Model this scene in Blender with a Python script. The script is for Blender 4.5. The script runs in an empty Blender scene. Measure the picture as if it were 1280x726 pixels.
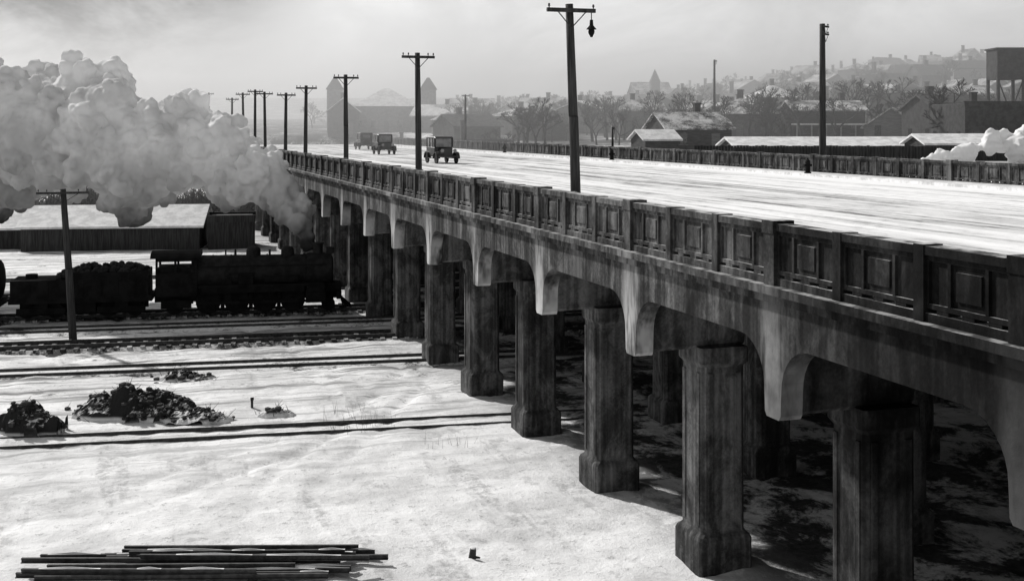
import bpy, math, random
from mathutils import Vector, noise, Matrix
random.seed(7)
R=random.random
def U(a,b): return a+(b-a)*random.random()
TH=math.radians(18.1); CT,ST=math.cos(TH),math.sin(TH)
F=1500.0; HC=9.7
def W(u,d):            # right/forward distance from viewpoint -> world x,y
    return (d*ST+u*CT, d*CT-u*ST)
def B(px,d): return W((px-640)/F*d,d)
def sstep(a,b,x):
    t=max(0,min(1,(x-a)/(b-a))); return t*t*(3-2*t)
def ground_h(X,Y):
    d=X*ST+Y*CT; u=X*CT-Y*ST
    h=0
    b=u/max(d,20)
    plate=max(sstep(39,50,X), sstep(192,203,Y)*sstep(2,9,X))
    h+=7.0*plate
    right=sstep(-0.02,0.42,b)
    h+=plate*sstep(110,380,d)*(5+15*right)
    h+=(1-plate)*sstep(170,420,Y)*14
    h+=sstep(500,1200,d)*25
    if d<140:
        h+=0.10*noise.noise(Vector((X*.16,Y*.16,0)))+0.05*noise.noise(Vector((X*.8,Y*.8,3)))
        if d<75 and X<45:
            h+=.04*noise.noise(Vector((X*2.1,Y*2.1,7)))
            # wagon wheel ruts winding across the yard
            for a0,wx,wy,off in ((.0,.035,.05,0),(.9,.03,.04,11.0),(-.5,.04,.03,23.0)):
                q=X*math.cos(a0)+Y*math.sin(a0)+6*noise.noise(Vector((X*wx+off,Y*wy,off)))
                q=(q+off)%15-7.5
                e=math.exp(-((abs(q)-.7)/.20)**2)
                h-=.09*e*(.6+noise.noise(Vector((X*.3,Y*.3,off))))
    else: h+=.6*noise.noise(Vector((X*.03,Y*.03,0)))
    return h
# ------------------------------------------------ node helpers
def newmat(name):
    m=bpy.data.materials.new(name); m.use_nodes=True; nt=m.node_tree; nt.nodes.clear()
    out=nt.nodes.new('ShaderNodeOutputMaterial'); return m,nt,out
def N(nt,t,inp=None,**props):
    n=nt.nodes.new(t)
    for k,v in props.items(): setattr(n,k,v)
    for k,v in (inp or {}).items():
        if isinstance(v,bpy.types.NodeSocket): nt.links.new(v,n.inputs[k])
        else: n.inputs[k].default_value=v
    return n
def M(nt,op,a,b=0.0,c=None,clamp=False):
    i={0:a,1:b}
    if c is not None: i[2]=c
    n=N(nt,'ShaderNodeMath',i,operation=op); n.use_clamp=clamp; return n.outputs[0]
def MR(nt,v,a,b,c=0.0,d=1.0,smooth=True):
    n=N(nt,'ShaderNodeMapRange',{0:v,1:a,2:b,3:c,4:d}); n.interpolation_type='SMOOTHSTEP' if smooth else 'LINEAR'; return n.outputs[0]
def POS(nt):
    g=N(nt,'ShaderNodeNewGeometry'); return g.outputs['Position'],g
def NOI(nt,pos,scale,detail=5,rough=.6,st=(1,1,1),dist=0,rz=0):
    mp=N(nt,'ShaderNodeMapping',{0:pos,2:(0,0,rz),3:st})
    return N(nt,'ShaderNodeTexNoise',{'Vector':mp.outputs[0],'Scale':scale,'Detail':detail,'Roughness':rough,'Distortion':dist}).outputs[0]
def fin(nt,out,val,rough=.85,bumpv=None,bump=.3,bd=.03,spec=.3):
    col=N(nt,'ShaderNodeCombineColor',{0:val,1:val,2:val}).outputs[0]
    p=N(nt,'ShaderNodeBsdfPrincipled',{'Base Color':col,'Roughness':rough,'Specular IOR Level':spec})
    if bumpv is not None:
        b=N(nt,'ShaderNodeBump',{'Height':bumpv,'Strength':bump,'Distance':bd}); nt.links.new(b.outputs[0],p.inputs['Normal'])
    nt.links.new(p.outputs[0],out.inputs[0]); return p
def simple(name,c1,c2,scale=2,st=(1,1,1),rough=.85,bump=.3,bd=.03,spec=.3):
    m,nt,out=newmat(name); p,_=POS(nt)
    a=NOI(nt,p,scale,4,.68,st)
    val=MR(nt,a,.35,.65,c1,c2)
    fin(nt,out,val,rough,a if bump else None,bump,bd,spec); return m
def concrete(name,c1,c2,tips=False,topsnow=0.0):
    m,nt,out=newmat(name); p,g=POS(nt)
    big=NOI(nt,p,.5,4,.65); stre=NOI(nt,p,2.4,4,.6,(1,1,.12)); fine=NOI(nt,p,14,3,.7)
    v=M(nt,'ADD',M(nt,'ADD',M(nt,'MULTIPLY',big,.35),M(nt,'MULTIPLY',stre,.4)),M(nt,'MULTIPLY',fine,.25))
    val=MR(nt,v,.38,.62,c1,c2)
    xyz=N(nt,'ShaderNodeSeparateXYZ',{0:p})
    w=N(nt,'ShaderNodeTexNoise',{'Vector':N(nt,'ShaderNodeMapping',{0:p,3:(7,7,.05)}).outputs[0],'Scale':1.0,'Detail':1}).outputs[0]
    val=M(nt,'MULTIPLY',val,MR(nt,w,.38,.6,.68,1.15))
    blot=NOI(nt,p,1.3,5,.7,(1,1,.6),.5)
    val=M(nt,'MULTIPLY',val,MR(nt,blot,.40,.60,.50,1.35))
    so=MR(nt,M(nt,'ADD',xyz.outputs[1],M(nt,'MULTIPLY',big,14)),20.5,31,.12,1)  # painted darkening toward the near end: deep shade put into the concrete colour
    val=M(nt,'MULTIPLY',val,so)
    if tips:
        y=M(nt,'SUBTRACT',xyz.outputs[1],0.1)
        fr=M(nt,'PINGPONG',y,3.0)
        near=MR(nt,fr,.22,.6,1,0)
        n2=NOI(nt,p,1.1,4,.65,(1,1.6,.35))
        zz=MR(nt,xyz.outputs[2],4.7,6.8,1.0,.35)
        k=M(nt,'MULTIPLY',M(nt,'MULTIPLY',M(nt,'MULTIPLY',near,zz),so),MR(nt,n2,.36,.56),None,True)
        val=M(nt,'ADD',M(nt,'MULTIPLY',val,M(nt,'SUBTRACT',1,k)),M(nt,'MULTIPLY',k,.52))
        val=M(nt,'MULTIPLY',val,MR(nt,big,.48,.68,1,.5))
    if topsnow:
        nz=N(nt,'ShaderNodeSeparateXYZ',{0:g.outputs['Normal']}).outputs[2]
        kt=M(nt,'MULTIPLY',MR(nt,nz,.8,.95),MR(nt,stre,.42,.58,.1,topsnow))
        val=M(nt,'ADD',M(nt,'MULTIPLY',val,M(nt,'SUBTRACT',1,kt)),M(nt,'MULTIPLY',kt,.6))
    fin(nt,out,val,.95,fine,.5,.012,.1)
    return m
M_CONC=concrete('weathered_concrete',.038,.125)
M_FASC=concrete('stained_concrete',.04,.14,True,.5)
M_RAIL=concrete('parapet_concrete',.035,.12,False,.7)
# snow ground
m,nt,out=newmat('snow_ground'); p,g=POS(nt); M_SNOWG=m
xyz=N(nt,'ShaderNodeSeparateXYZ',{0:p}); X,Y,Z=xyz.outputs[0],xyz.outputs[1],xyz.outputs[2]
n1=NOI(nt,p,.30,7,.7)
base=MR(nt,n1,.35,.62,.64,.92)
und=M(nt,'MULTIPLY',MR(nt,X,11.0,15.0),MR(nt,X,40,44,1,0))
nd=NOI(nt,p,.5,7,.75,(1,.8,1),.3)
pat=M(nt,'MULTIPLY',und,M(nt,'MAXIMUM',MR(nt,nd,.42,.54),MR(nt,M(nt,'ADD',Y,M(nt,'MULTIPLY',n1,12)),22,30,1,0)))  # bare soil patches under the deck; near end filled dark as painted shade
yard=MR(nt,Y,30,52)
sp=M(nt,'MULTIPLY',MR(nt,nd,.57,.67),MR(nt,yard,0,1,.35,.9))
fn=NOI(nt,p,3.2,6,.8)
fs=MR(nt,fn,.54,.68,0,.55)
st=NOI(nt,p,1.0,6,.7,(.06,1.6,1),0,math.radians(6.8))
stt=M(nt,'MULTIPLY',MR(nt,st,.47,.62,0,.8),M(nt,'MULTIPLY',MR(nt,Y,26,50),MR(nt,Y,120,160,1,0)))
ra=NOI(nt,p,1.0,4,.6,(.9,.10,1),.3,math.radians(-28))
ll=M(nt,'MULTIPLY',MR(nt,ra,.54,.64,0,.45),MR(nt,fn,.38,.60))
tw=M(nt,'MULTIPLY',MR(nt,Z,6.7,7.3),MR(nt,NOI(nt,p,.09,7,.78),.36,.52,0,.92))
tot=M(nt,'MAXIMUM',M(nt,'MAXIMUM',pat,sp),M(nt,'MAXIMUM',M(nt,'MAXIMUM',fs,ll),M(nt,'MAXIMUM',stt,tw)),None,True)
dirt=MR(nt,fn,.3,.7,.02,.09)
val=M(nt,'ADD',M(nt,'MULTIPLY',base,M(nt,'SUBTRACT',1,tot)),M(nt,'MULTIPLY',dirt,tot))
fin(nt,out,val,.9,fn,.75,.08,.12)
# road snow with ruts
m,nt,out=newmat('snowy_road'); p,g=POS(nt); M_ROAD=m
r1=NOI(nt,p,1.0,4,.65,(.75,.012,1),.3); r2=NOI(nt,p,1.0,4,.65,(2.4,.05,1),.5); r3=NOI(nt,p,.35,6,.75,(1,.35,1)); r4=NOI(nt,p,2.5,5,.75,(1,.5,1))
xyz=N(nt,'ShaderNodeSeparateXYZ',{0:p})
lane=M(nt,'MULTIPLY',MR(nt,xyz.outputs[0],14,19.5),MR(nt,xyz.outputs[0],32,36,1,0))
k=M(nt,'ADD',M(nt,'ADD',MR(nt,r1,.40,.60,0,.6),MR(nt,r2,.46,.62,0,.45)),MR(nt,r4,.48,.7,0,.4))
k=M(nt,'MULTIPLY',k,MR(nt,lane,0,1,.12,1))
k=M(nt,'MULTIPLY',k,MR(nt,r3,.38,.62,.35,1.0),None,True)
val=M(nt,'ADD',M(nt,'MULTIPLY',M(nt,'SUBTRACT',1,k),.88),M(nt,'MULTIPLY',k,.16))
fin(nt,out,val,1.0,r4,.6,.06,.0)
def ballast(name,t0,t1,snow):
    m,nt,out=newmat(name); p,g=POS(nt)
    a=NOI(nt,p,.5,6,.75); b=NOI(nt,p,7,3,.7)
    k=MR(nt,M(nt,'ADD',M(nt,'MULTIPLY',a,.7),M(nt,'MULTIPLY',b,.3)),t0,t1)
    val=M(nt,'ADD',M(nt,'MULTIPLY',k,.03),M(nt,'MULTIPLY',M(nt,'SUBTRACT',1,k),snow))
    fin(nt,out,val,.9,b,.6,.05); return m
M_BAL=ballast('sooty_ballast',.42,.54,.5); M_BAL2=ballast('snowy_ballast',.47,.60,.72)
M_SNOW=simple('roof_snow',.58,.82,1.2,bump=.4,bd=.06)
M_SNOWD=simple('dirty_snow',.5,.84,1.5,bump=.5,bd=.06)
M_PATCHY=ballast('patchy_snow_roof',.42,.60,.6)
M_WOOD=simple('weathered_timber',.02,.055,1.5,(6,6,.4))
M_POLE=simple('pole_timber',.018,.05,3,(6,6,.3))
M_IRON=simple('black_iron',.004,.011,2,rough=.9,spec=.15)
M_IRON2=simple('sooty_steel',.006,.020,3,rough=.75,spec=.2)
M_COAL=simple('coal',.006,.020,5,bump=1,bd=.1)
M_STEEL=simple('rusty_rail',.02,.06,6,rough=.6)
M_BARK=simple('bark',.015,.05,3,(4,4,.6),bump=0)
M_DKTREE=simple('dark_thicket',.01,.03,1,bump=0)
M_BRUSH=simple('rubble',.012,.05,4)
M_GLASS=simple('dark_glass',.012,.03,1,rough=.15,spec=.6,bump=0)
M_GLASS2=simple('pale_glass',.10,.25,1,rough=.2,spec=.6,bump=0)
M_CAR=simple('car_enamel',.010,.025,2,rough=.4,spec=.5,bump=.05)
M_RUB=simple('rubber',.015,.03,6)
M_WALLS=[simple('clapboard_dark',.02,.06,1.2,(1,1,7)),simple('brick_grey',.04,.09,2),simple('clapboard_grey',.09,.17,1.2,(1,1,7)),simple('clapboard_pale',.25,.40,1.2,(1,1,7)),simple('stone_pale',.14,.24,2)]
M_BRK=simple('sooty_brick',.02,.055,2)
M_SHING=simple('dark_shingle',.03,.09,2)
# ------------------------------------------------ mesh builder
class MB:
    def __init__(s): s.v=[]; s.f=[]
    def box(s,x0,y0,z0,x1,y1,z1):
        n=len(s.v)
        s.v+=[(x0,y0,z0),(x1,y0,z0),(x1,y1,z0),(x0,y1,z0),(x0,y0,z1),(x1,y0,z1),(x1,y1,z1),(x0,y1,z1)]
        s.f+=[tuple(n+i for i in q) for q in [(0,3,2,1),(4,5,6,7),(0,1,5,4),(1,2,6,5),(2,3,7,6),(3,0,4,7)]]
        return s
    def cyl(s,p,q,r0,r1=None,n=12,caps=True):
        if r1 is None: r1=r0
        p=Vector(p);q=Vector(q);a=(q-p)
        if a.length<1e-6: return s
        a.normalize()
        t=Vector((0,0,1)) if abs(a.z)<.9 else Vector((1,0,0))
        e=a.cross(t).normalized(); g=a.cross(e)
        k=len(s.v)
        for c,r in ((p,r0),(q,r1)):
            for i in range(n):
                w=2*math.pi*i/n; s.v.append(tuple(c+e*(r*math.cos(w))+g*(r*math.sin(w))))
        for i in range(n):
            j=(i+1)%n; s.f.append((k+i,k+n+i,k+n+j,k+j))
        if caps:
            s.f.append(tuple(k+i for i in range(n))); s.f.append(tuple(k+n+i for i in reversed(range(n))))
        return s
    def loft(s,rings,closed=True,caps=True):
        k=len(s.v); n=len(rings[0])
        for r in rings: s.v+= [tuple(x) for x in r]
        for a in range(len(rings)-1):
            for i in range(n if closed else n-1):
                j=(i+1)%n; s.f.append((k+a*n+i,k+a*n+j,k+(a+1)*n+j,k+(a+1)*n+i))
        if caps and closed:
            s.f.append(tuple(k+i for i in reversed(range(n)))); s.f.append(tuple(k+(len(rings)-1)*n+i for i in range(n)))
        return s
    def prism(s,poly,fn,a,b):
        return s.loft([[fn(p,a) for p in poly],[fn(p,b) for p in poly]])
    def ball(s,c,r,seg=10,rg=6,sc=(1,1,1),half=False):
        rings=[]
        for i in range(rg+1):
            ph=math.pi*(i/rg)*(0.5 if half else 1)
            rr=max(math.sin(ph),.001)
            rings.append([(c[0]+r*sc[0]*rr*math.cos(2*math.pi*j/seg),c[1]+r*sc[1]*rr*math.sin(2*math.pi*j/seg),c[2]+r*sc[2]*math.cos(ph)) for j in range(seg)])
        return s.loft(rings[::-1])
    def obj(s,name,mat,parent=None,smooth=False,fix=True):
        me=bpy.data.meshes.new(name); me.from_pydata(s.v,[],s.f); 
        if fix:
            import bmesh
            bm=bmesh.new(); bm.from_mesh(me); bmesh.ops.recalc_face_normals(bm,faces=bm.faces); bm.to_mesh(me); bm.free()
        me.materials.append(mat)
        if smooth: me.polygons.foreach_set('use_smooth',[True]*len(me.polygons))
        o=bpy.data.objects.new(name,me); bpy.context.scene.collection.objects.link(o)
        if parent: o.parent=parent
        return o
def empty(name,loc=(0,0,0),rz=0,sc=1):
    e=bpy.data.objects.new(name,None); bpy.context.scene.collection.objects.link(e)
    e.location=loc; e.rotation_euler=(0,0,rz); e.scale=(sc,)*3; return e
# ------------------------------------------------ ground
def axis(lo,dlo,dhi,hi,step):
    a=[];x=dlo
    while x<=dhi: a.append(x); x+=step
    s=step;x=a[-1]
    while x<hi: s*=1.13; x+=s; a.append(x)
    s=step;x=a[0];l=[]
    while x>lo: s*=1.13; x-=s; l.append(x)
    return l[::-1]+a
xs=axis(-1500,-22,22,1700,.22); ys=axis(-300,16,66,2200,.22)
xs=sorted(set(xs+[22+.8*i for i in range(1,50)])); ys=sorted(set(ys+[66+1.0*i for i in range(1,60)]+[190+1.5*i for i in range(10)]))
def thin(a,m):
    o=[a[0]]
    for x in a[1:]:
        if x-o[-1]>m: o.append(x)
    return o
xs=thin(xs,.18); ys=thin(ys,.18)
g=MB(); nx=len(xs)
for y in ys:
    for x in xs: g.v.append((x,y,ground_h(x,y)))
for j in range(len(ys)-1):
    for i in range(nx-1):
        a=j*nx+i; g.f.append((a,a+1,a+nx+1,a+nx))
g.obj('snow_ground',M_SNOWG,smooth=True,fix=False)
# ------------------------------------------------ viaduct
V=empty('concrete_viaduct')
ST0=0.1; SP=6.0; NB=33
ZR=8.05; X0=10.6; XE=37.9
stations=[ST0-12+SP*i for i in range(NB)]
Y0=stations[0]-.6; Y1=stations[-1]+.6
def prof(crown,tip,hw,rr):
    pts=[(0,tip),(hw-.06,tip),(hw,tip+.08),(hw+.02,tip+ (crown-tip)*.38)]
    z0=tip+(crown-tip)*.38
    for i in range(1,9):
        a=math.pi/2*i/8; pts.append((hw+.02+rr*(1-math.cos(a)),z0+(crown-z0)*math.sin(a)))
    pts.append((2.2,crown)); pts.append((3.0,crown))
    return pts+[(6-p[0],p[1]) for p in reversed(pts[:-1])]
def girder(mb,xa,xb,ztop,crown,tip,hw,rr):
    P=prof(crown,tip,hw,rr)
    for s in stations[:-1]:
        rings=[]
        for (dy,z) in P:
            y=s+dy; rings.append([(xa,y,z),(xb,y,z),(xb,y,ztop),(xa,y,ztop)])
        mb.loft(rings,True,False)
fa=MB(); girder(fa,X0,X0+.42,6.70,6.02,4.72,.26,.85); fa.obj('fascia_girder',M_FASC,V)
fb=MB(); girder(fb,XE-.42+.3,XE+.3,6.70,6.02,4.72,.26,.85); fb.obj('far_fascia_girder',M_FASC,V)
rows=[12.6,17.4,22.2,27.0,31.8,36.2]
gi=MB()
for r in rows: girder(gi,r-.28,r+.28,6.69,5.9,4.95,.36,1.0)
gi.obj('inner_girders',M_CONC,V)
cb=MB()
for s in stations:
    pts=[(X0+.42,4.80)]
    for a,b in zip(rows[:-1],rows[1:]):
        pts.append((a+.62,4.84))
        for i in range(1,8):
            w=math.pi/2*i/8; pts.append((a+.62+.9*(1-math.cos(w)),4.84+.75*math.sin(w)))
        for i in range(7,0,-1):
            w=math.pi/2*i/8; pts.append((b-.62-.9*(1-math.cos(w)),4.84+.75*math.sin(w)))
        pts.append((b-.62,4.84))
    pts.append((XE-.12,4.80))
    rings=[[(x,s-.30,z+.07),(x,s-.23,z),(x,s+.23,z),(x,s+.30,z+.07),(x,s+.30,6.68),(x,s-.30,6.68)] for x,z in pts]
    cb.loft(rings)
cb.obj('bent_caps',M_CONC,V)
def ring(cx,cy,h,z,ch): 
    return [(cx-h+ch,cy-h,z),(cx+h-ch,cy-h,z),(cx+h,cy-h+ch,z),(cx+h,cy+h-ch,z),(cx+h-ch,cy+h,z),(cx-h+ch,cy+h,z),(cx-h,cy+h-ch,z),(cx-h,cy-h+ch,z)]
col=MB()
for s in stations:
    for r in rows:
        k=.52
        col.loft([ring(r,s,k+.12,-.5,.05),ring(r,s,k+.12,.66,.05),ring(r,s,k+.09,.74,.06),ring(r,s,k+.03,.80,.08),ring(r,s,k+.01,.84,.09),
                  ring(r,s,k,4.42,.09),ring(r,s,k,4.425,.09),ring(r,s,k+.06,4.52,.05),ring(r,s,k+.06,4.80,.05),ring(r,s,k+.05,4.86,.05)])
        if r==rows[0]:
            for (a,b) in ((-.40,-.28),(.28,.40)):
                col.box(r+a,s-k-.035,.95,r+b,s-k+.02,4.3)
                col.box(r-k-.035,s+a,.95,r-k+.02,s+b,4.3)
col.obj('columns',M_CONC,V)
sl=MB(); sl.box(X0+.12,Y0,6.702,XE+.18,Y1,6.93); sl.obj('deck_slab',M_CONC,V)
co=MB()
for xa,xb in ((X0-.20,X0+.118),(XE+.183,XE+.50)):
    co.box(xa,Y0,6.86,xb,Y1,7.0)
for xa,xb in ((X0-.09,X0+.117),(XE+.184,XE+.39)):
    co.box(xa,Y0,6.703,xb,Y1,6.858)
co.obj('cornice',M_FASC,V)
def parapet(name,xc):
    pr=MB(); cap=.15
    pr.box(xc-.13,Y0,7.002,xc+.13,Y1,7.13)
    pr.box(xc-cap,Y0,7.93,xc+cap,Y1,8.05)
    y=stations[0]; i=0
    while y<Y1-.2:
        big=(i%3==0)
        jy=U(-.015,.015)
        hw=.17 if big else .11; px=.185 if big else .162
        pr.box(xc-px,y-hw+jy,7.004,xc+px,y+hw+jy,8.062+U(0,.01) if not big else 8.085)
        if big: pr.box(xc-px-.02,y-hw-.02,7.88,xc+px+.02,y+hw+.02,8.10)
        a=y+hw; b=min(y+2-(.17 if (i+1)%3==0 else .11),Y1)
        if b>a+.3:
            pr.box(xc-.06,a,7.20,xc+.06,b,7.93)
            for sx in (-1,1):
                xa,xb=sorted((xc+sx*.061,xc+sx*.105))
                pr.box(xa,a,7.19,xb,b,7.26); pr.box(xa,a,7.85,xb,b,7.928)
                L=b-a
                for q in (0,.27*L,.73*L-.05,L-.06):
                    pr.box(xa,a+q,7.262,xb,a+q+.06,7.848)
                pr.box(xa+.012 if sx<0 else xa,a+.27*L+.15,7.36,xb if sx<0 else xb-.012,a+.73*L-.14,7.75)
            for q in (.2,.5,.8): pr.box(xc-.10,a+q*(b-a)-.12,7.131,xc+.10,a+q*(b-a)+.12,7.199)
        y+=2; i+=1
    pr.obj(name,M_RAIL,V)
parapet('near_parapet',X0+.10)
parapet('far_parapet',XE)
rc=MB(); rc.box(X0+.27,Y0,6.934,XE-.2,Y1,6.955); ro=rc.obj('snowy_road',M_ROAD)
sw=MB(); sw.box(X0+.262,Y0,6.957,X0+1.9,Y1,7.09); sw.box(XE-1.9,Y0,6.957,XE-.16,Y1,7.09); sw.obj('sidewalk',M_SNOWD)
# ------------------------------------------------ poles
def utility_pole(xy,z0,z1,r=.13,arm=1.3,lamp=False,arms=1,rz=0.0,lean=0,name='utility_pole'):
    e=empty(name,(xy[0],xy[1],z0),rz); H=z1-z0
    m=MB(); m.cyl((0,0,0),(lean*.45,U(-.03,.03),H*.5),r*1.08,r*.95,10,False); m.cyl((lean*.45,0,H*.5),(lean,0,H),r*.95,r*.78,10)
    m.obj('post',M_POLE,e,True)
    a=MB()
    for k in range(arms):
        z=H-.22-.45*k
        a.box(-arm/2+lean,-r*.8-.09,z,arm/2+lean,-r*.8,z+.10)
        a.cyl((lean-arm*.3,-r*.8-.1,z+.02),(lean,-r*.8-.06,z-.4),.015,n=5); a.cyl((lean+arm*.3,-r*.8-.1,z+.02),(lean,-r*.8-.06,z-.4),.015,n=5)
        for q in (-.46,.46) if lamp else (-.46,-.3,.3,.46):
            a.cyl((lean+arm*q,-r*.8-.05,z+.10),(lean+arm*q,-r*.8-.05,z+.14),.014,n=6)
            a.cyl((lean+arm*q,-r*.8-.05,z+.14),(lean+arm*q,-r*.8-.05,z+.21),.032,.022,n=8)
    a.obj('crossarm',M_POLE,e)
    if lamp:
        l=MB(); x=lean+arm*.42; y=-r*.8-.05; z=H-.22
        l.cyl((x,y,z),(x,y,z-.22),.012,n=6); l.cyl((x,y,z-.18),(x,y,z-.32),.04,.05,n=10)
        l.cyl((x,y,z-.32),(x,y,z-.42),.05,.135,n=14); l.ball((x,y,z-.48),.085,10,6,(1,1,1.3)); l.cyl((x,y,z-.58),(x,y,z-.62),.05,.03,n=8)
        l.obj('hanging_lantern',M_IRON,e)
    return e
def rail_pt(px,L):
    dx=px-150; z=F*L/(dx*CT); return ((L),(z-L*ST)/CT)
LP=X0+.45
for px,h,lp in ((721,4.75,True),(524,4.5,False),(433,4.3,False),(382,4.2,False),(357,4.0,False),(332,4.4,False),(319,4.8,False),(305,4.8,False),(290,4.6,False),(262,6,False)):
    x,y=rail_pt(px,LP)
    utility_pole((x,min(y,178)),7.09,8.05+h,.125,1.3,lp,lean=-.2 if lp else U(-.12,.05))
x,y=rail_pt(1029,38.9); utility_pole((x,y),6.5,8.05+7.6,.20,.7,False,2,lean=-.08,rz=.5)
x,y=rail_pt(766,38.9); utility_pole((x,y),6.5,8.05+1.6,.10,.25,False,1,rz=1)
x,y=rail_pt(582,38.9); utility_pole((x,y),6.5,8.05+5.4,.14,1.0,False,1)
for px,d,t in ((893,150,75),(1290,95,40),(610,200,140),(650,230,120)):
    x,y=B(px,d); utility_pole((x,y),ground_h(x,y)-.3,HC+(158-t)/F*d,.16,1.2,False,1,rz=.9)
x,y=B(92,53.5); utility_pole((x,y),-.2,HC-(236-158)/F*53.5,.17,2.2,False,1,lean=-.45)
for px in (1010,765,631):
    x,y=rail_pt(px,XE-1.6)
    e=empty('fire_hydrant',(x,y,7.09)); m=MB(); m.cyl((0,0,0),(0,0,.08),.2,n=10); m.cyl((0,0,.08),(0,0,.62),.14,.13,10); m.ball((0,0,.62),.15,10,6); m.cyl((-.24,0,.45),(.24,0,.45),.07,n=8); m.cyl((0,0,.76),(0,0,.84),.04,n=6)
    m.obj('body',M_IRON,e)
# ------------------------------------------------ cars
def car(x,y,rz):
    e=empty('vintage_sedan',(x,y,6.957),rz,1.0)
    b=MB()   # local +y = front
    sec=lambda y,w,z0,z1,c=.05:[(-w,y,z0),(w,y,z0),(w,y,z1-c),(w-c,y,z1),(-w+c,y,z1),(-w,y,z1-c)]
    b.loft([sec(-1.55,.66,.62,1.15),sec(-1.5,.72,.55,1.22),sec(-.2,.74,.55,1.22),sec(.45,.70,.55,1.20),sec(.5,.42,.55,1.15,.12),sec(1.55,.34,.55,1.08,.14)])
    b.loft([sec(-1.52,.64,1.86,1.93,.03),sec(-1.45,.74,1.87,1.98,.06),sec(.45,.74,1.87,1.98,.06),sec(.62,.70,1.84,1.90,.03)])
    for sx in (-1,1):
        for yy in (-1.45,-.75,0,.42): 
            xa,xb=sorted((sx*.735,sx*.66)); b.box(xa,yy,1.2,xb,yy+.08,1.88)
        b.box(sx*.70-.04,-1.48,1.2,sx*.70+.04,-1.36,1.88)
        for cy in (-1.15,1.15):
            rings=[]
            for i in range(9):
                a=math.pi*(i/8); rings.append([(sx*.62,cy+.50*math.cos(a),.40+.50*math.sin(a)),(sx*.90,cy+.50*math.cos(a),.38+.48*math.sin(a)),(sx*.90,cy+.46*math.cos(a),.36+.44*math.sin(a)),(sx*.62,cy+.46*math.cos(a),.38+.46*math.sin(a))])
            b.loft(rings)
        b.box(min(sx*.6,sx*.88),-.68,.36,max(sx*.6,sx*.88),.68,.41)
    b.box(-.64,-1.50,1.2,-.40,-1.45,1.88); b.box(.40,-1.50,1.2,.64,-1.45,1.88); b.box(-.40,-1.50,1.2,.40,-1.45,1.40); b.box(-.40,-1.50,1.74,.40,-1.45,1.88)
    b.box(-.66,.47,1.2,-.60,.51,1.86); b.box(.60,.47,1.2,.66,.51,1.86); b.box(-.8,1.80,.5,.8,1.85,.58); b.box(-.75,-1.9,.5,.75,-1.84,.58)
    b.box(-.33,1.551,.55,.33,1.62,1.12); b.box(-.35,-1.86,.45,-.28,1.8,.55); b.box(.28,-1.86,.45,.35,1.8,.55)
    b.obj('body',M_CAR,e)
    gl=MB(); gl.box(-.70,-1.40,1.21,-.69,.44,1.86); gl.box(.69,-1.40,1.21,.70,.44,1.86); gl.box(-.60,.48,1.21,.60,.49,1.86); gl.box(-.4,-1.48,1.4,.4,-1.47,1.74); gl.obj('windows',M_GLASS2,e)
    w=MB()
    for sx in (-1,1):
        for cy in (-1.15,1.15):
            w.cyl((sx*.70,cy,.38),(sx*.82,cy,.38),.38,n=20); w.cyl((sx*.821,cy,.38),(sx*.85,cy,.38),.08,n=10)
    w.cyl((0,-1.72,.85),(0,-1.58,.85),.36,n=18)
    w.obj('wheels',M_RUB,e)
    h=MB()
    for sx in (-1,1): h.cyl((sx*.48,1.55,.95),(sx*.48,1.72,.95),.10,.14,12)
    h.obj('headlamps',M_GLASS2,e)
def car_at(px,yb,rz):
    d=F*2.74/(yb-158); x,y=B(px,d); car(x,y,rz)
car_at(552,204,math.pi+.05); car_at(480,193,math.pi); car_at(455,187,.0)
# ------------------------------------------------ tracks
tdir_u,tdir_d=.980,.199
def cpt(px,d): return (px-640)/F*d,d
tang=math.atan2(*( (lambda v:(v[1],v[0]))(W(tdir_u,tdir_d)) ))
def track(px,d,w=.58,kind=0,name='railway_track'):
    u,d0=cpt(px,d); x,y=W(u,d0)
    e=empty(name,(x,y,0),tang)
    c=math.cos(tang)
    lo=-70; hi=(38.5-x)/c
    dz=(0,-.09,-.20)[kind]; mt=(M_BAL,M_BAL2,M_BAL2)[kind]; kw=(.04,.035,.018)[kind]
    r=MB()
    for k in (-w,w): r.box(lo,k-kw,-.1,hi,k+kw,.26+dz)
    r.obj('rails',M_STEEL,e)
    if kind==0:
        t=MB(); q=lo
        while q<hi:
            t.box(q,-w-.45+U(-.05,.05),-.02,q+.2,w+.45+U(-.05,.05),.13)
            q+=.55
        t.obj('sleepers',mt,e)
    if kind<2:
        h=.08 if kind==0 else .06
        b=MB(); b.loft([[(lo,-w-.9,-.12),(lo,-w-.3,h),(lo,w+.3,h),(lo,w+.9,-.12)],[(hi,-w-.9,-.12),(hi,-w-.3,h),(hi,w+.3,h),(hi,w+.9,-.12)]]); b.obj('ballast',mt,e)
for px,d,k in ((150,61.0,0),(150,57.3,1),(150,53.0,0),(150,47.5,1),(150,37.4,2),(150,69,1),(150,76,1)): track(px,d,kind=k)
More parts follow.
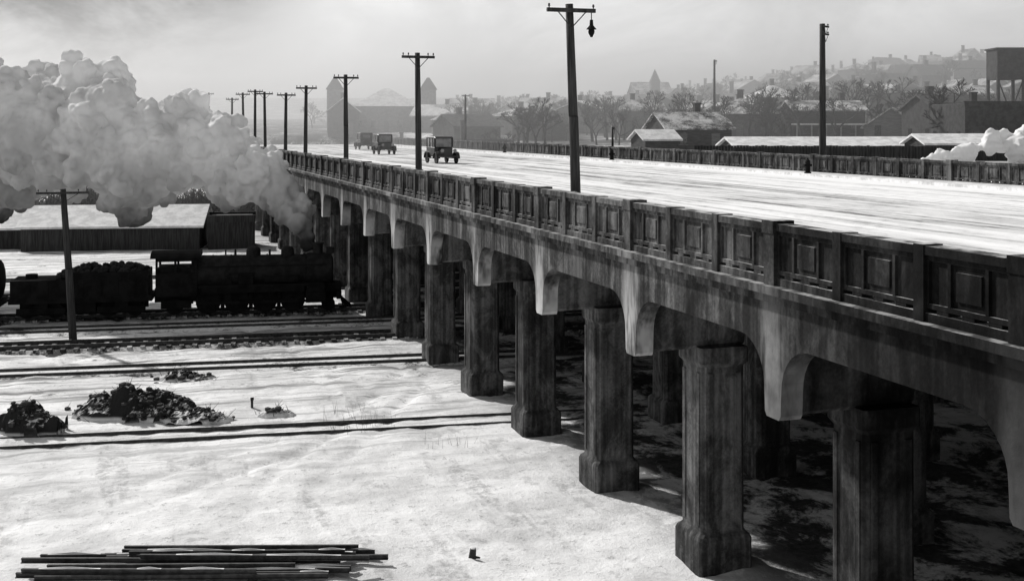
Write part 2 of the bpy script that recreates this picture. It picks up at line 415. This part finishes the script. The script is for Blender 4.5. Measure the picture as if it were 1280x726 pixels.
# ------------------------------------------------ locomotive
u,d=cpt(186,60.6); x,y=W(u,d)
SC=.82
L=empty('steam_locomotive',(x,y,.25),tang,SC)   # local x forward
b=MB()
b.cyl((3.0,0,2.5),(9.6,0,2.5),1.02,.98,24); b.cyl((9.6,0,2.5),(11.1,0,2.5),1.04,1.04,24); b.cyl((11.1,0,2.5),(11.22,0,2.5),.90,.78,20)
b.cyl((2.6,0,2.4),(4.8,0,2.45),1.16,1.04,24)
b.cyl((10.3,0,3.35),(10.3,0,4.1),.27,.32,16); b.cyl((10.3,0,4.1),(10.3,0,4.18),.39,.39,16)
for xx,r in ((8.4,.42),(6.3,.46)):
    b.cyl((xx,0,3.2),(xx,0,3.8),r,r*.95,16); b.ball((xx,0,3.8),r*.95,14,6,(1,1,.55))
b.cyl((7.3,.0,3.3),(7.3,0,3.8),.07,n=8); b.cyl((5.2,.0,3.3),(5.2,0,3.85),.1,.06,8); b.cyl((4.6,.3,3.3),(4.6,.3,3.8),.05,n=8)
b.box(10.8,-.22,3.48,11.2,.22,3.9); b.cyl((11.2,0,3.69),(11.32,0,3.69),.2,n=14)
for xx in (3.8,4.9,6.0,7.1,8.2,9.4): b.cyl((xx,0,2.5),(xx+.08,0,2.5),1.045,n=24)
b.obj('boiler',M_IRON2,L,False)
c=MB()
c.box(.5,-1.25,1.2,2.9,-1.19,2.6); c.box(.5,1.19,1.2,2.9,1.25,2.6)
for sy in (-1.25,1.19):
    for xx in (.5,1.6,2.75): c.box(xx,sy,2.6,xx+.14,sy+.06,3.5)
    c.box(.5,sy,3.3,2.9,sy+.06,3.5)
c.box(2.9,-1.25,1.2,2.96,1.25,3.5); c.box(.6,-1.1,1.1,2.89,1.1,2.9)
rr=[]
for i in range(9):
    a=math.pi*(i/8); rr.append((1.4*math.cos(a),3.5+.36*math.sin(a)))
c.prism(rr,lambda p,t:(t,p[0],p[1]),.2,3.15)
c.obj('cab',M_IRON,L)
ch=MB()
ch.box(.4,-.6,.75,11.6,.6,1.6); ch.box(2.9,-.95,.6,5.0,.95,2.2)
for sy in (-1,1):
    ya,yb=sorted((sy*.95,sy*1.3))
    ch.box(3.0,ya,1.62,10.6,yb,1.78); ch.box(3.2,min(sy*1.2,sy*1.28),1.3,9.4,max(sy*1.2,sy*1.28),1.619)
    ch.cyl((9.5,sy*1.12,.95),(10.7,sy*1.12,.95),.40,n=16); ch.box(9.55,min(sy*.8,sy*1.42),1.25,10.65,max(sy*.8,sy*1.42),1.615)
    ch.box(3.6,sy*1.24-.04,.62,9.5,sy*1.24+.04,.80)
    ch.cyl((8.4,sy*1.25,.78),(9.6,sy*1.15,.95),.06,n=6)
    ch.cyl((11.2,sy*1.1,1.3),(10.9,sy*.95,1.8),.04,n=6)
    ch.cyl((3.2,sy*1.10,2.9),(10.8,sy*1.06,2.9),.03,n=6)
    ch.cyl((7.0,sy*1.05,2.05),(9.0,sy*1.05,2.05),.24,n=12); ch.box(5.4,min(sy*.9,sy*1.2),1.79,6.3,max(sy*.9,sy*1.2),2.5)
    for xx in (4.45,6.15,7.85): ch.box(xx-.12,min(sy*.7,sy*.95),.3,xx+.12,max(sy*.7,sy*.95),1.2)
ch.box(11.4,-1.25,.75,11.7,1.25,1.25); ch.box(10.4,-.9,1.2,11.7,.9,1.7)
for i in range(9):
    yy=-1.1+i*.275; ch.cyl((11.65,yy,.85),(12.45-abs(yy)*.5,yy*.55,.12),.045,n=5)
ch.box(11.6,-.8,.12,11.9,.8,.2)
ch.obj('running_gear',M_IRON,L)
w=MB()
for sy in (-1,1):
    for xx in (3.6,5.3,7.0,8.7):
        w.cyl((xx,sy*.72,.76),(xx,sy*.86,.76),.76,n=24); w.cyl((xx,sy*.86,.76),(xx,sy*1.2,.76),.12,n=10); w.box(xx-.4,sy*.9-.05,.1,xx+.4,sy*.9+.05,.6)
    w.cyl((10.9,sy*.72,.42),(10.9,sy*.86,.42),.42,n=18); w.cyl((1.6,sy*.72,.5),(1.6,sy*.86,.5),.5,n=18); w.box(.8,sy*.95-.06,.4,2.6,sy*.95+.06,.9)
w.obj('wheels',M_IRON,L)
T=empty('locomotive_tender',tuple(Vector((x,y,.25))),tang,SC)
t=MB(); t.box(-7.9,-1.3,.95,.3,1.3,1.3); t.box(-7.8,-1.28,1.3,.1,1.28,2.35)
t.box(-4.6,-1.32,2.25,.1,-1.26,2.75); t.box(-4.6,1.26,2.25,.1,1.32,2.75); t.cyl((-6.8,0,2.35),(-6.8,0,2.6),.35,n=14)
for k in range(-7,1): t.box(k+.3,-1.31,1.35,k+.35,-1.279,2.24)
t.obj('tank',M_IRON,T)
cm=MB()
for i in range(170):
    xx=U(-5.2,-.1); yy=U(-1.05,1.05); top=2.55+.75*math.sin(math.pi*min(1,max(0,(xx+5.5)/7.0)))**.8*(1-abs(yy)/1.9)
    cm.ball((xx,yy,top-.2+U(-.08,.08)),U(.16,.30),6,4,(1,1,U(.7,1)))
cm.box(-4.55,-1.2,2.36,.05,1.2,2.7)
cm.obj('coal_heap',M_COAL,T)
tw=MB()
for xx in (-6.9,-5.3,-2.3,-.7):
    for sy in (-1,1):
        tw.cyl((xx,sy*.72,.47),(xx,sy*.86,.47),.47,n=18)
tw.box(-4.6,-.9,.35,-3.0,.9,.94); tw.box(-7.4,-.5,.3,-.3,.5,.94)
for cx in (-6.1,-1.5):
    for sy in (-1,1): tw.box(cx-1.4,sy*.98-.08,.3,cx+1.4,sy*.98+.08,.66); tw.box(cx-.4,sy*.98-.1,.66,cx+.4,sy*.98+.1,.94)
tw.obj('trucks',M_IRON,T)
K=empty('railway_tank_car',(x,y,.25),tang,SC)
t=MB(); t.cyl((-17.0,0,2.3),(-8.7,0,2.3),1.25,n=26); t.ball((-8.7,0,2.3),1.25,16,8,(.3,1,1)); t.ball((-17.0,0,2.3),1.25,16,8,(.25,1,1)); t.cyl((-13,0,3.3),(-13,0,4.0),.5,n=16)
t.obj('tank',M_IRON,K,True)
t=MB(); t.box(-17.4,-1.2,.8,-8.4,1.2,1.2); t.box(-17,-.5,.3,-8.9,.5,.79)
for xx in (-16.4,-14.9,-11,-9.4):
    for sy in (-1,1): t.cyl((xx,sy*.72,.45),(xx,sy*.86,.45),.45,n=18)
for cx in (-15.6,-10.2):
    for sy in (-1,1): t.box(cx-1.2,sy*.98-.08,.3,cx+1.2,sy*.98+.08,.75)
t.obj('underframe',M_IRON,K)
# ------------------------------------------------ smoke
def smoke_mat(name,lo,hi,dark=None,soot=0):
    m,nt,out=newmat(name); p,g=POS(nt)
    a=NOI(nt,p,.30,4,.6)
    v=MR(nt,a,.40,.60,lo,hi)
    xyz=N(nt,'ShaderNodeSeparateXYZ',{0:p})
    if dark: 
        zn=M(nt,'ADD',xyz.outputs[2],M(nt,'MULTIPLY',a,3))  # height mask: soot at the stack, plus painted underside shade and lit top
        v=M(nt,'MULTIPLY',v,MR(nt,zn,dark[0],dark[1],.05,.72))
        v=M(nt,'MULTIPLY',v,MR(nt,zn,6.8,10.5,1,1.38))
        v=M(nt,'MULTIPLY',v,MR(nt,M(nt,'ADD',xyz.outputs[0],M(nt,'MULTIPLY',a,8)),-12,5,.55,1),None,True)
    col=N(nt,'ShaderNodeCombineColor',{0:v,1:v,2:v}).outputs[0]
    d=N(nt,'ShaderNodeBsdfDiffuse',{'Color':col}); t=N(nt,'ShaderNodeBsdfTranslucent',{'Color':col})
    mx=N(nt,'ShaderNodeMixShader',{0:.33,1:d.outputs[0],2:t.outputs[0]}); nt.links.new(mx.outputs[0],out.inputs[0]); return m
def smoke(name,path,mat,voxel,n,sub=22):
    s=MB()
    def lerp(t):
        k=t*(len(path)-1); i=min(int(k),len(path)-2); f=k-i
        return [path[i][j]*(1-f)+path[i+1][j]*f for j in range(4)]
    def rnd(): return Vector((random.gauss(0,1),random.gauss(0,1),random.gauss(0,1))).normalized()
    for i in range(n):
        t=(i+.5)/n; cx,cy,cz,r=lerp(t)
        c=Vector((cx,cy,cz)); 
        r0=r*U(.42,.62); c0=c+rnd()*r*.5; s.ball(c0,r0,12,8)
        for k in range(sub):
            dv=rnd(); r1=min(r0*U(.24,.44),.9); c1=c0+dv*(r0*1.0); s.ball(c1,r1,10,7)
            for q in range(9):
                dw=(dv+rnd()*1.0).normalized()
                s.ball(c1+dw*r1*1.0,r1*U(.25,.5),7,5)
    o=s.obj(name,mat,None,True,False)
    rm=o.modifiers.new('r','REMESH'); rm.mode='VOXEL'; rm.voxel_size=voxel; rm.use_smooth_shade=True
    for sc,stg in ((.7,.18),(.25,.13)):
        tx=bpy.data.textures.new(name+str(sc),'CLOUDS'); tx.noise_scale=sc; tx.noise_depth=3
        dm=o.modifiers.new('d','DISPLACE'); dm.texture=tx; dm.strength=stg; dm.texture_coords='GLOBAL'
    return o
def C3(px,py,d,r):
    x,y=B(px,d); return (x,y,HC+(158-py)/F*d,r)
path=[C3(388,312,62.5,.35),C3(378,285,63,.7),C3(352,245,64,1.4),C3(310,217,65,2.0),C3(250,198,66,2.7),C3(185,182,67,3.2),C3(110,172,68,3.9),C3(20,170,70,4.2),C3(-80,165,72,4.4),C3(-180,160,74,4.8)]
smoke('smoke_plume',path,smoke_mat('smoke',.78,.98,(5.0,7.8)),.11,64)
smoke('steam_cloud',[C3(1150,198,84,.4),C3(1200,190,84,.8),C3(1250,182,84,1.3),C3(1310,176,84,1.8)],smoke_mat('steam',.85,.96),.14,14)
# ------------------------------------------------ buildings
def building(name,px,d,w,dep,h,roof='gable',rh=None,wm=0,rz=0.0,snow=True,win=True,chim=1):
    x,y=B(px,d); z=ground_h(x,y)-.4
    e=empty(name,(x,y,z),-TH+rz)
    H=h+.4; rh=rh if rh is not None else w*.28
    m=MB(); m.box(-w/2,-dep/2,0,w/2,dep/2,H)
    rm=MB(); o=.35
    if roof=='gable':
        m.loft([[(-w/2+.001,-dep/2+.001,H),(-w/2+.001,dep/2-.001,H),(-w/2+.001,0,H+rh)],[(w/2-.001,-dep/2+.001,H),(w/2-.001,dep/2-.001,H),(w/2-.001,0,H+rh)]])
        k=rh/(dep/2)
        for s in (-1,1):
            rm.loft([[(-w/2-o,s*(dep/2+o),H-o*k+.02),(-w/2-o,0,H+rh+.02),(-w/2-o,0,H+rh+.2),(-w/2-o,s*(dep/2+o),H-o*k+.18)],
                     [(w/2+o,s*(dep/2+o),H-o*k+.02),(w/2+o,0,H+rh+.02),(w/2+o,0,H+rh+.2),(w/2+o,s*(dep/2+o),H-o*k+.18)]])
    elif roof=='hip':
        r=min(w,dep)/2*.9
        rm.loft([[(-w/2-o,-dep/2-o,H),(w/2+o,-dep/2-o,H),(w/2+o,dep/2+o,H),(-w/2-o,dep/2+o,H)],[(-w/2+r,-.1,H+rh),(w/2-r,-.1,H+rh),(w/2-r,.1,H+rh),(-w/2+r,.1,H+rh)]])
    elif roof=='gablef':
        m.loft([[(-w/2+.001,-dep/2+.001,H),(w/2-.001,-dep/2+.001,H),(0,-dep/2+.001,H+rh)],[(-w/2+.001,dep/2-.001,H),(w/2-.001,dep/2-.001,H),(0,dep/2-.001,H+rh)]])
        k=rh/(w/2)
        for s in (-1,1):
            rm.loft([[(s*(w/2+o),-dep/2-o,H-o*k+.02),(0,-dep/2-o,H+rh+.02),(0,-dep/2-o,H+rh+.2),(s*(w/2+o),-dep/2-o,H-o*k+.18)],
                     [(s*(w/2+o),dep/2+o,H-o*k+.02),(0,dep/2+o,H+rh+.02),(0,dep/2+o,H+rh+.2),(s*(w/2+o),dep/2+o,H-o*k+.18)]])
    else:
        rm.box(-w/2+.2,-dep/2+.2,H+.002,w/2-.2,dep/2-.2,H+.12); m.box(-w/2-.08,-dep/2-.08,H-.25,w/2+.08,-dep/2+.18,H+.3); m.box(-w/2-.08,dep/2-.18,H-.25,w/2+.08,dep/2+.08,H+.3)
    m.obj('walls',M_WALLS[wm] if isinstance(wm,int) else wm,e); rm.obj('roof',{True:M_SNOW,False:M_SHING,2:M_PATCHY}[snow],e)
    if win:
        wn=MB(); fr=MB(); fl=max(1,int(h/2.6)); n=max(2,int(w/2.4))
        for f in range(fl):
            zz=.4+ f*(h/fl)+.8
            for i in range(n):
                cx=-w/2+w*(i+.5)/n
                if f==0 and i==n//2: 
                    fr.box(cx-.45,-dep/2-.05,.4,cx+.45,-dep/2-.003,2.3); continue
                wn.box(cx-.38,-dep/2-.06,zz,cx+.38,-dep/2-.003,zz+1.2)
                fr.box(cx-.5,-dep/2-.07,zz-.1,cx+.5,-dep/2-.004,zz-.005)
            for i in range(max(1,int(dep/2.8))):
                cy=-dep/2+dep*(i+.5)/max(1,int(dep/2.8))
                for s in (-1,1): wn.box(min(s*(w/2+.003),s*(w/2+.05)),cy-.4,zz,max(s*(w/2+.003),s*(w/2+.05)),cy+.4,zz+1.2)
        wn.obj('windows',M_GLASS,e); fr.obj('door_and_sills',M_WALLS[2],e)
    if chim:
        c=MB()
        for i in range(chim):
            cx=U(-w*.3,w*.3); c.box(cx-.3,.2,H+.1,cx+.3,.8,H+rh+1.0); c.box(cx-.36,.14,H+rh+1.0,cx+.36,.86,H+rh+1.15)
        c.obj('chimney',M_BRK,e)
    return e
building('freight_shed',150,97,13.5,7,1.9,'gable',1.3,M_WOOD,win=False,chim=0,rz=.12)
building('freight_shed',-14,98,8,7,1.6,'gable',1.2,M_WOOD,win=False,chim=0,rz=.15)
building('tool_shed',290,97,3.6,4,2.4,'flat',.2,M_WOOD,win=False,chim=0,rz=.2,snow=False)
building('gabled_house',860,124,7.0,6,2.4,'gable',1.5,0,rz=.25,snow=2)
building('lean_shed',818,118,3.4,4,1.4,'gable',.8,0,rz=.25,win=False,chim=0)
building('small_shed',722,126,5.2,4,1.8,'gable',1.0,M_BRK,win=False,chim=0,rz=.1)
e=building('porch_house',1028,150,8.8,6,3.6,'gable',1.1,0,rz=.05,snow=2)
pr=MB(); pr.box(-4.8,-4.8,2.2,4.8,-3.0,2.4); pr.obj('porch_roof',M_SNOW,e)
pc=MB(); 
for i in range(6): pc.box(-4.6+i*1.8,-4.6,0,-4.45+i*1.8,-4.45,2.19)
pc.obj('porch_posts',M_WALLS[3],e)
building('long_shed',1035,112,19,6,.9,'gable',.7,0,rz=.08,win=False,chim=0)
building('long_shed',1215,104,10,5,1.2,'gable',.7,0,rz=.05,win=False,chim=0)
building('brick_warehouse',1115,180,8,8,4.6,'flat',.2,1,rz=-.1,chim=1,snow=2)
building('brick_warehouse',1240,124,9.6,9,4.7,'flat',.2,M_BRK,rz=.05,snow=False)
building('brick_warehouse',1185,134,7,8,4.1,'gable',1.5,M_BRK,rz=.15,snow=False)
x,y=B(1257,134); z=ground_h(x,y); e=empty('water_tank',(x,y,z),-TH)
tz=HC+(158-100)/F*134-z
m=MB(); m.box(-1.55,-1.55,tz,1.55,1.55,tz+3.3); m.box(-1.7,-1.7,tz+3.3,1.7,1.7,tz+3.5)
for sx in (-1.4,1.4):
    for sy in (-1.4,1.4): m.box(sx-.15,sy-.15,-.5,sx+.15,sy+.15,tz)
m.cyl((-1.4,-1.4,0),(1.4,-1.4,tz),.08,n=5); m.cyl((1.4,-1.4,0),(-1.4,-1.4,tz),.08,n=5)
m.obj('tank',M_BRK,e)
e=building('civic_hall',483,225,12,14,4.6,'hip',3.4,4,rz=.1,chim=0)
for k,(lx,hh) in enumerate(((-9.2,8.0),(7.6,8.0))):
    tw=MB(); tw.box(lx-1.4,-8.4,0,lx+1.4,-5.6,hh); tw.obj('tower_%d'%(k+1),M_WALLS[4],e)
    sp=MB(); sp.loft([[(lx-1.6,-8.6,hh+.01),(lx+1.6,-8.6,hh+.01),(lx+1.6,-5.4,hh+.01),(lx-1.6,-5.4,hh+.01)],[(lx-.25,-7.25,hh+2.2),(lx+.25,-7.25,hh+2.2),(lx+.25,-6.75,hh+2.2),(lx-.25,-6.75,hh+2.2)]]); sp.obj('spire_%d'%(k+1),M_WALLS[1],e)
building('row_house',430,205,5,8,4,'gablef',2,1,rz=.1); building('row_house',505,196,8,7,2.0,'gable',1.6,1,rz=.1); building('row_house',545,215,7,7,3.0,'gable',1.8,2,rz=-.2)
e=building('church',812,270,8,9,4.5,'gable',2.6,1,rz=.1,chim=0,snow=2)
tw=MB(); tw.box(-1.0,-6.2,0,1.0,-4.6,7.5); tw.loft([[(-1.1,-6.3,7.51),(1.1,-6.3,7.51),(1.1,-4.5,7.51),(-1.1,-4.5,7.51)],[(-.05,-5.45,10.3),(.05,-5.45,10.3),(.05,-5.35,10.3),(-.05,-5.35,10.3)]]); tw.obj('steeple',M_WALLS[1],e)
random.seed(21)
for d in (142,158,176,198,225,255,290,330,370):
    px=560+U(0,40)
    while px<1300:
        bad=False
        if d<180 and (805<px<915 or 680<px<765 or 965<px<1085 or px>1140): bad=True
        if d<150 and px<800: bad=True
        if not bad:
            w=U(4.5,8.5)
            building('town_house',px,d+U(-7,7),w,U(5,8),U(1.8,4.0),random.choice(['gable','gable','gablef','hip','flat']),U(1.2,2.2),random.choice([0,1,1,2,0,0,3]),rz=U(-.7,.7),snow=random.choice([True,2,2,False,2]))
        px+=U(38,100)*175/d
fe=MB(); a=Vector(B(868,97)); b2=Vector(B(1300,93)); n=110
for i in range(n):
    p=a.lerp(b2,i/n); q=a.lerp(b2,(i+.93)/n); zt=8.15+U(-.04,.04)
    zb=ground_h(p.x,p.y)-.2; dx=(q-p).normalized(); nn=Vector((-dx.y,dx.x))*.04
    fe.loft([[(p.x-nn.x,p.y-nn.y,zb),(p.x+nn.x,p.y+nn.y,zb),(p.x+nn.x,p.y+nn.y,zt),(p.x-nn.x,p.y-nn.y,zt)],[(q.x-nn.x,q.y-nn.y,zb),(q.x+nn.x,q.y+nn.y,zb),(q.x+nn.x,q.y+nn.y,zt),(q.x-nn.x,q.y-nn.y,zt)]])
fe.obj('timber_fence',M_WOOD)
# ------------------------------------------------ bare trees
def tree_mesh(seed,H):
    rs=random.Random(seed); m=MB()
    def br(p,dv,l,r,lev):
        q=p+dv*l; m.cyl(p,q,r,r*.68,5 if lev<2 else 3,False)
        if lev>=6: return
        k=rs.choice([2,3,3]) if lev<5 else 3
        for i in range(k):
            nd=(dv+Vector((rs.gauss(0,.48),rs.gauss(0,.48),rs.gauss(.12,.3)))).normalized()
            br(p+dv*l*rs.uniform(.75,1) if i else q,nd,l*rs.uniform(.62,.82),max(r*.62,.025),lev+1)
    br(Vector((0,0,-.3)),Vector((rs.gauss(0,.05),rs.gauss(0,.05),1)).normalized(),H*.25,H*.028,0)
    me=bpy.data.meshes.new('bare_tree'); me.from_pydata(m.v,[],m.f); me.materials.append(M_BARK); return me
tm=[tree_mesh(s,8) for s in (1,2,3,4,5,6)]
def tree(px,d,H):
    x,y=B(px,d); o=bpy.data.objects.new('bare_tree',random.choice(tm)); bpy.context.scene.collection.objects.link(o)
    o.location=(x,y,ground_h(x,y)); o.rotation_euler=(0,0,U(0,6.28)); s=H/8; o.scale=(s*U(.9,1.2),s*U(.9,1.2),s)
for px,d,H in ((1188,128,9.5),(1165,140,8.5),(1212,145,9),(1000,150,9),(1060,155,9),(935,150,8),(655,160,6),(1090,155,9.5),(740,165,7),(780,165,6.5),(600,190,6),(690,165,6.5),(850,160,7.5),(900,150,7),(1130,155,10),(960,150,7.5),(1010,165,10)): tree(px,d,H)
for i in range(170):
    px=U(560,1290); tree(px,U(140,300),U(4.5,8.5))
for i in range(10): tree(U(380,600),U(235,300),U(5,7))
th=MB()
for i in range(2200):
    px=U(-60,330); d=U(114,130); x,y=B(px,d); z=ground_h(x,y)-.2
    h=U(2.0,4.2)*(0.8+.5*noise.noise(Vector((px*.03,0,0))))
    p=Vector((x,y,z)); q=p+Vector((U(-.7,.7),U(-.7,.7),h)); th.cyl(p,q,.12,.03,3,False)
    for k in range(5):
        a=p.lerp(q,U(.2,.9)); th.cyl(a,a+Vector((U(-.9,.9),U(-.8,.8),U(.2,.9))),.06,.015,3,False)
th.obj('distant_thicket',M_DKTREE,fix=False)
# ------------------------------------------------ foreground bits
def rubble(name,px,py,w,dep,h,seed,steep=.55):
    d=F*HC/(py-158); cx,cy=B(px,d); m=MB()
    nx_,ny_=int(w/.07),int(dep/.07)
    def hh(f,g_):
        r=math.sqrt((f*2)**2+(g_*2)**2)
        r*=1+.45*noise.noise(Vector((f*5+seed,g_*5,1)))
        e=max(0,1-r)**steep
        return h*e*(.75+.5*noise.noise(Vector((f*w*1.1,g_*dep*1.3,seed)))+.25*noise.noise(Vector((f*w*4,g_*dep*4,seed))))+.10*e*noise.noise(Vector((f*w*11,g_*dep*11,seed)))-.06
    for j in range(ny_+1):
        for i in range(nx_+1):
            f=i/nx_-.5; g_=j/ny_-.5; vx,vy=f*w,g_*dep; z=hh(f,g_)
            m.v.append((cx+vx*CT+vy*ST,cy-vx*ST+vy*CT,z+(0 if z>-.05 else -.12)))
    for j in range(ny_):
        for i in range(nx_):
            a=j*(nx_+1)+i; m.f.append((a,a+1,a+nx_+2,a+nx_+1))
    o=m.obj(name,M_HEAP,None,False,False)
    lm=MB()
    for i in range(int(w*dep*22)):
        f=random.gauss(0,.24); g_=random.gauss(0,.24); z=hh(f,g_)
        if z<-.03: 
            if R()<.8: continue
            z=0
        vx,vy=f*w,g_*dep; X,Y=cx+vx*CT+vy*ST, cy-vx*ST+vy*CT; r=U(.03,.11)
        lm.ball((X,Y,z+r*.2),r,5,3,(U(.8,1.7),U(.8,1.5),U(.6,1.0)))
    for i in range(int(w*dep*9)):
        f=random.gauss(0,.22); g_=random.gauss(0,.22); z=max(0,hh(f,g_))
        vx,vy=f*w,g_*dep; X,Y=cx+vx*CT+vy*ST, cy-vx*ST+vy*CT
        lm.cyl((X,Y,z),(X+U(-.3,.3),Y+U(-.2,.2),z+U(.05,.3)),.014,.004,3,False)
    lm.obj('lumps',M_BRUSH,o,False,False)
m,nt,out=newmat('dirt_heap'); p,g=POS(nt); M_HEAP=m
nrm=N(nt,'ShaderNodeSeparateXYZ',{0:g.outputs['Normal']}).outputs[2]
fn=NOI(nt,p,3,5,.75)
k=M(nt,'MULTIPLY',MR(nt,nrm,.6,.85),MR(nt,fn,.42,.52),None,True)
low=MR(nt,N(nt,'ShaderNodeSeparateXYZ',{0:p}).outputs[2],.03,.14,1,0)
k=M(nt,'MAXIMUM',k,low)
val=M(nt,'ADD',M(nt,'MULTIPLY',k,.75),M(nt,'MULTIPLY',M(nt,'SUBTRACT',1,k),.025)); fin(nt,out,val,.95,fn,.8,.06,.1)
rubble('rubble_heap',170,518,4.3,1.9,1.15,2.0,.4); rubble('rubble_heap',245,524,2.4,1.2,.5,5.0); rubble('rubble_heap',232,474,2.2,1.3,.5,9.0)
rubble('rubble_heap',38,540,2.0,1.3,1.25,12.0,.35); rubble('rubble_heap',345,517,1.3,.8,.35,15.0)
def weeds(name,pts,sx,n,hmin,hmax):
    m=MB()
    for i in range(n):
        px,py=random.choice(pts); px+=random.gauss(0,sx); py+=random.gauss(0,sx*.35)
        d=F*HC/(py-158); x,y=B(px,d); h=U(hmin,hmax)
        m.cyl((x,y,-.05),(x+U(-.12,.12),y+U(-.1,.1),h),.006,.002,3,False)
    m.obj(name,M_BRUSH,None,False,False)
weeds('dry_weeds',[(440,535),(470,530),(560,560),(430,520)],16,60,.1,.45)
d=F*HC/(696-158); x,y=B(590,d); e=empty('tree_stump',(x,y,-.05)); m=MB(); m.cyl((0,0,0),(0.03,0,.24),.09,.07,9); m.cyl((.05,0,.05),(.2,.05,.0),.04,.02,6); m.obj('stump',M_BRUSH,e); m=MB(); m.ball((.03,0,.24),.07,8,4,(1,1,.4)); m.obj('snow_cap',M_SNOW,e)
d=F*HC/(508-158); x,y=B(315,d); e=empty('marker_stake',(x,y,-.05)); m=MB(); m.box(-.04,-.04,0,.04,.04,.35); m.box(-.06,-.05,.28,.06,-.041,.38); m.obj('stake',M_BRUSH,e)
# pile of steel rails
e=empty('rail_pile',(*B(255,26.2),0.0),-TH)
m=MB(); sn=MB()
random.seed(5)
for i in range(17):
    l=U(4.2,7.4); ox=U(-.35,.35)+ (7.4-l)*random.choice([-.5,.5])*.75; yy=-.75+i*.092+U(-.03,.03); zz=.10+ (.10 if i%3==1 else 0)+(.1 if 6<i<12 else 0)
    k=U(-.045,.045)
    def pt(xx,dy,z): return (xx,yy+dy+k*xx,z)
    xa,xb=ox-l/2,ox+l/2
    for (w0,z0,z1) in ((.055,0,.02),(.014,.02,.075),(.032,.075,.105)):
        m.loft([[pt(xa,-w0,zz+z0),pt(xa,w0,zz+z0),pt(xa,w0,zz+z1),pt(xa,-w0,zz+z1)],[pt(xb,-w0,zz+z0),pt(xb,w0,zz+z0),pt(xb,w0,zz+z1),pt(xb,-w0,zz+z1)]])
    if i%4:
        q=xa+U(0,1.5)
        while q<xb-.5:
            q2=min(q+U(.5,2),xb); sn.loft([[pt(q,-.03,zz+.107),pt(q,.03,zz+.107),pt(q,.0,zz+.108)],[pt((q+q2)/2,-.035,zz+.107),pt((q+q2)/2,.035,zz+.107),pt((q+q2)/2,.0,zz+.15)],[pt(q2,-.03,zz+.107),pt(q2,.03,zz+.107),pt(q2,.0,zz+.108)]]); q=q2+U(.2,1.2)
for xx in (-1.5,1.2): m.box(xx-.08,-1.1,-.02,xx+.08,1.0,.098)
m.obj('rails',M_STEEL,e); sn.obj('snow_on_rails',M_SNOW,e)
# ------------------------------------------------ light, sky
sunv=Vector((-.36,.72,.60)).normalized(); EL=math.asin(sunv.z); AZ=math.atan2(sunv.x,sunv.y)
sd=bpy.data.lights.new('sun','SUN'); sd.energy=4.2; sd.angle=math.radians(2); sd.color=(1,.985,.97)
so=bpy.data.objects.new('sun',sd); bpy.context.scene.collection.objects.link(so); so.rotation_euler=sunv.to_track_quat('Z','Y').to_euler()
w=bpy.data.worlds.new('World'); bpy.context.scene.world=w; w.use_nodes=True; nt=w.node_tree; nt.nodes.clear()
out=nt.nodes.new('ShaderNodeOutputWorld')
sky=N(nt,'ShaderNodeTexSky',sky_type='NISHITA'); sky.sun_disc=False; sky.sun_elevation=EL; sky.sun_rotation=AZ; sky.dust_density=3
bw=N(nt,'ShaderNodeRGBToBW',{0:sky.outputs[0]}).outputs[0]
tc=N(nt,'ShaderNodeTexCoord').outputs['Generated']
zc=N(nt,'ShaderNodeSeparateXYZ',{0:tc}).outputs[2]
bwm=M(nt,'ADD',M(nt,'MULTIPLY',M(nt,'MINIMUM',bw,9),.45),MR(nt,zc,.0,.40,6.8,2.0))
n2=NOI(nt,tc,6,5,.65,(1,1,1.8),.6)
clf=MR(nt,n2,.3,.7,.86,1.14)
dt=N(nt,'ShaderNodeVectorMath',{0:tc,1:Vector((-.10,.99,.15)).normalized()},operation='DOT_PRODUCT').outputs['Value']
mk=MR(nt,dt,.955,.996)
dk=M(nt,'SUBTRACT',1,M(nt,'MULTIPLY',mk,MR(nt,n2,.28,.62,.45,1.0)))
v=M(nt,'MULTIPLY',M(nt,'MULTIPLY',bwm,clf),dk)
bg=N(nt,'ShaderNodeBackground',{0:N(nt,'ShaderNodeCombineColor',{0:v,1:v,2:v}).outputs[0],1:.1}); nt.links.new(bg.outputs[0],out.inputs[0])
hz=MB(); hz.box(-260,0,-5,330,330,28); ho=hz.obj('haze',M_SNOW); ho.location=(*W(0,106),0); ho.rotation_euler=(0,0,-TH)
m,nt,out=newmat('haze'); vs=N(nt,'ShaderNodeVolumeScatter',{'Color':(1,1,1,1),'Density':.0062,'Anisotropy':.55}); nt.links.new(vs.outputs[0],out.inputs['Volume']); ho.data.materials.clear(); ho.data.materials.append(m)
# ------------------------------------------------ camera
cd=bpy.data.cameras.new('camera'); cd.sensor_width=36; cd.lens=36*F/1280; cd.shift_y=-(363-158)/1280; cd.clip_end=5000; cd.clip_start=.1
cam=bpy.data.objects.new('camera',cd); bpy.context.scene.collection.objects.link(cam); cam.location=(0,0,HC); cam.rotation_euler=(math.pi/2,0,-TH)
sc=bpy.context.scene; sc.camera=cam
sc.view_settings.view_transform='Standard'; sc.view_settings.look='None'; sc.view_settings.exposure=0
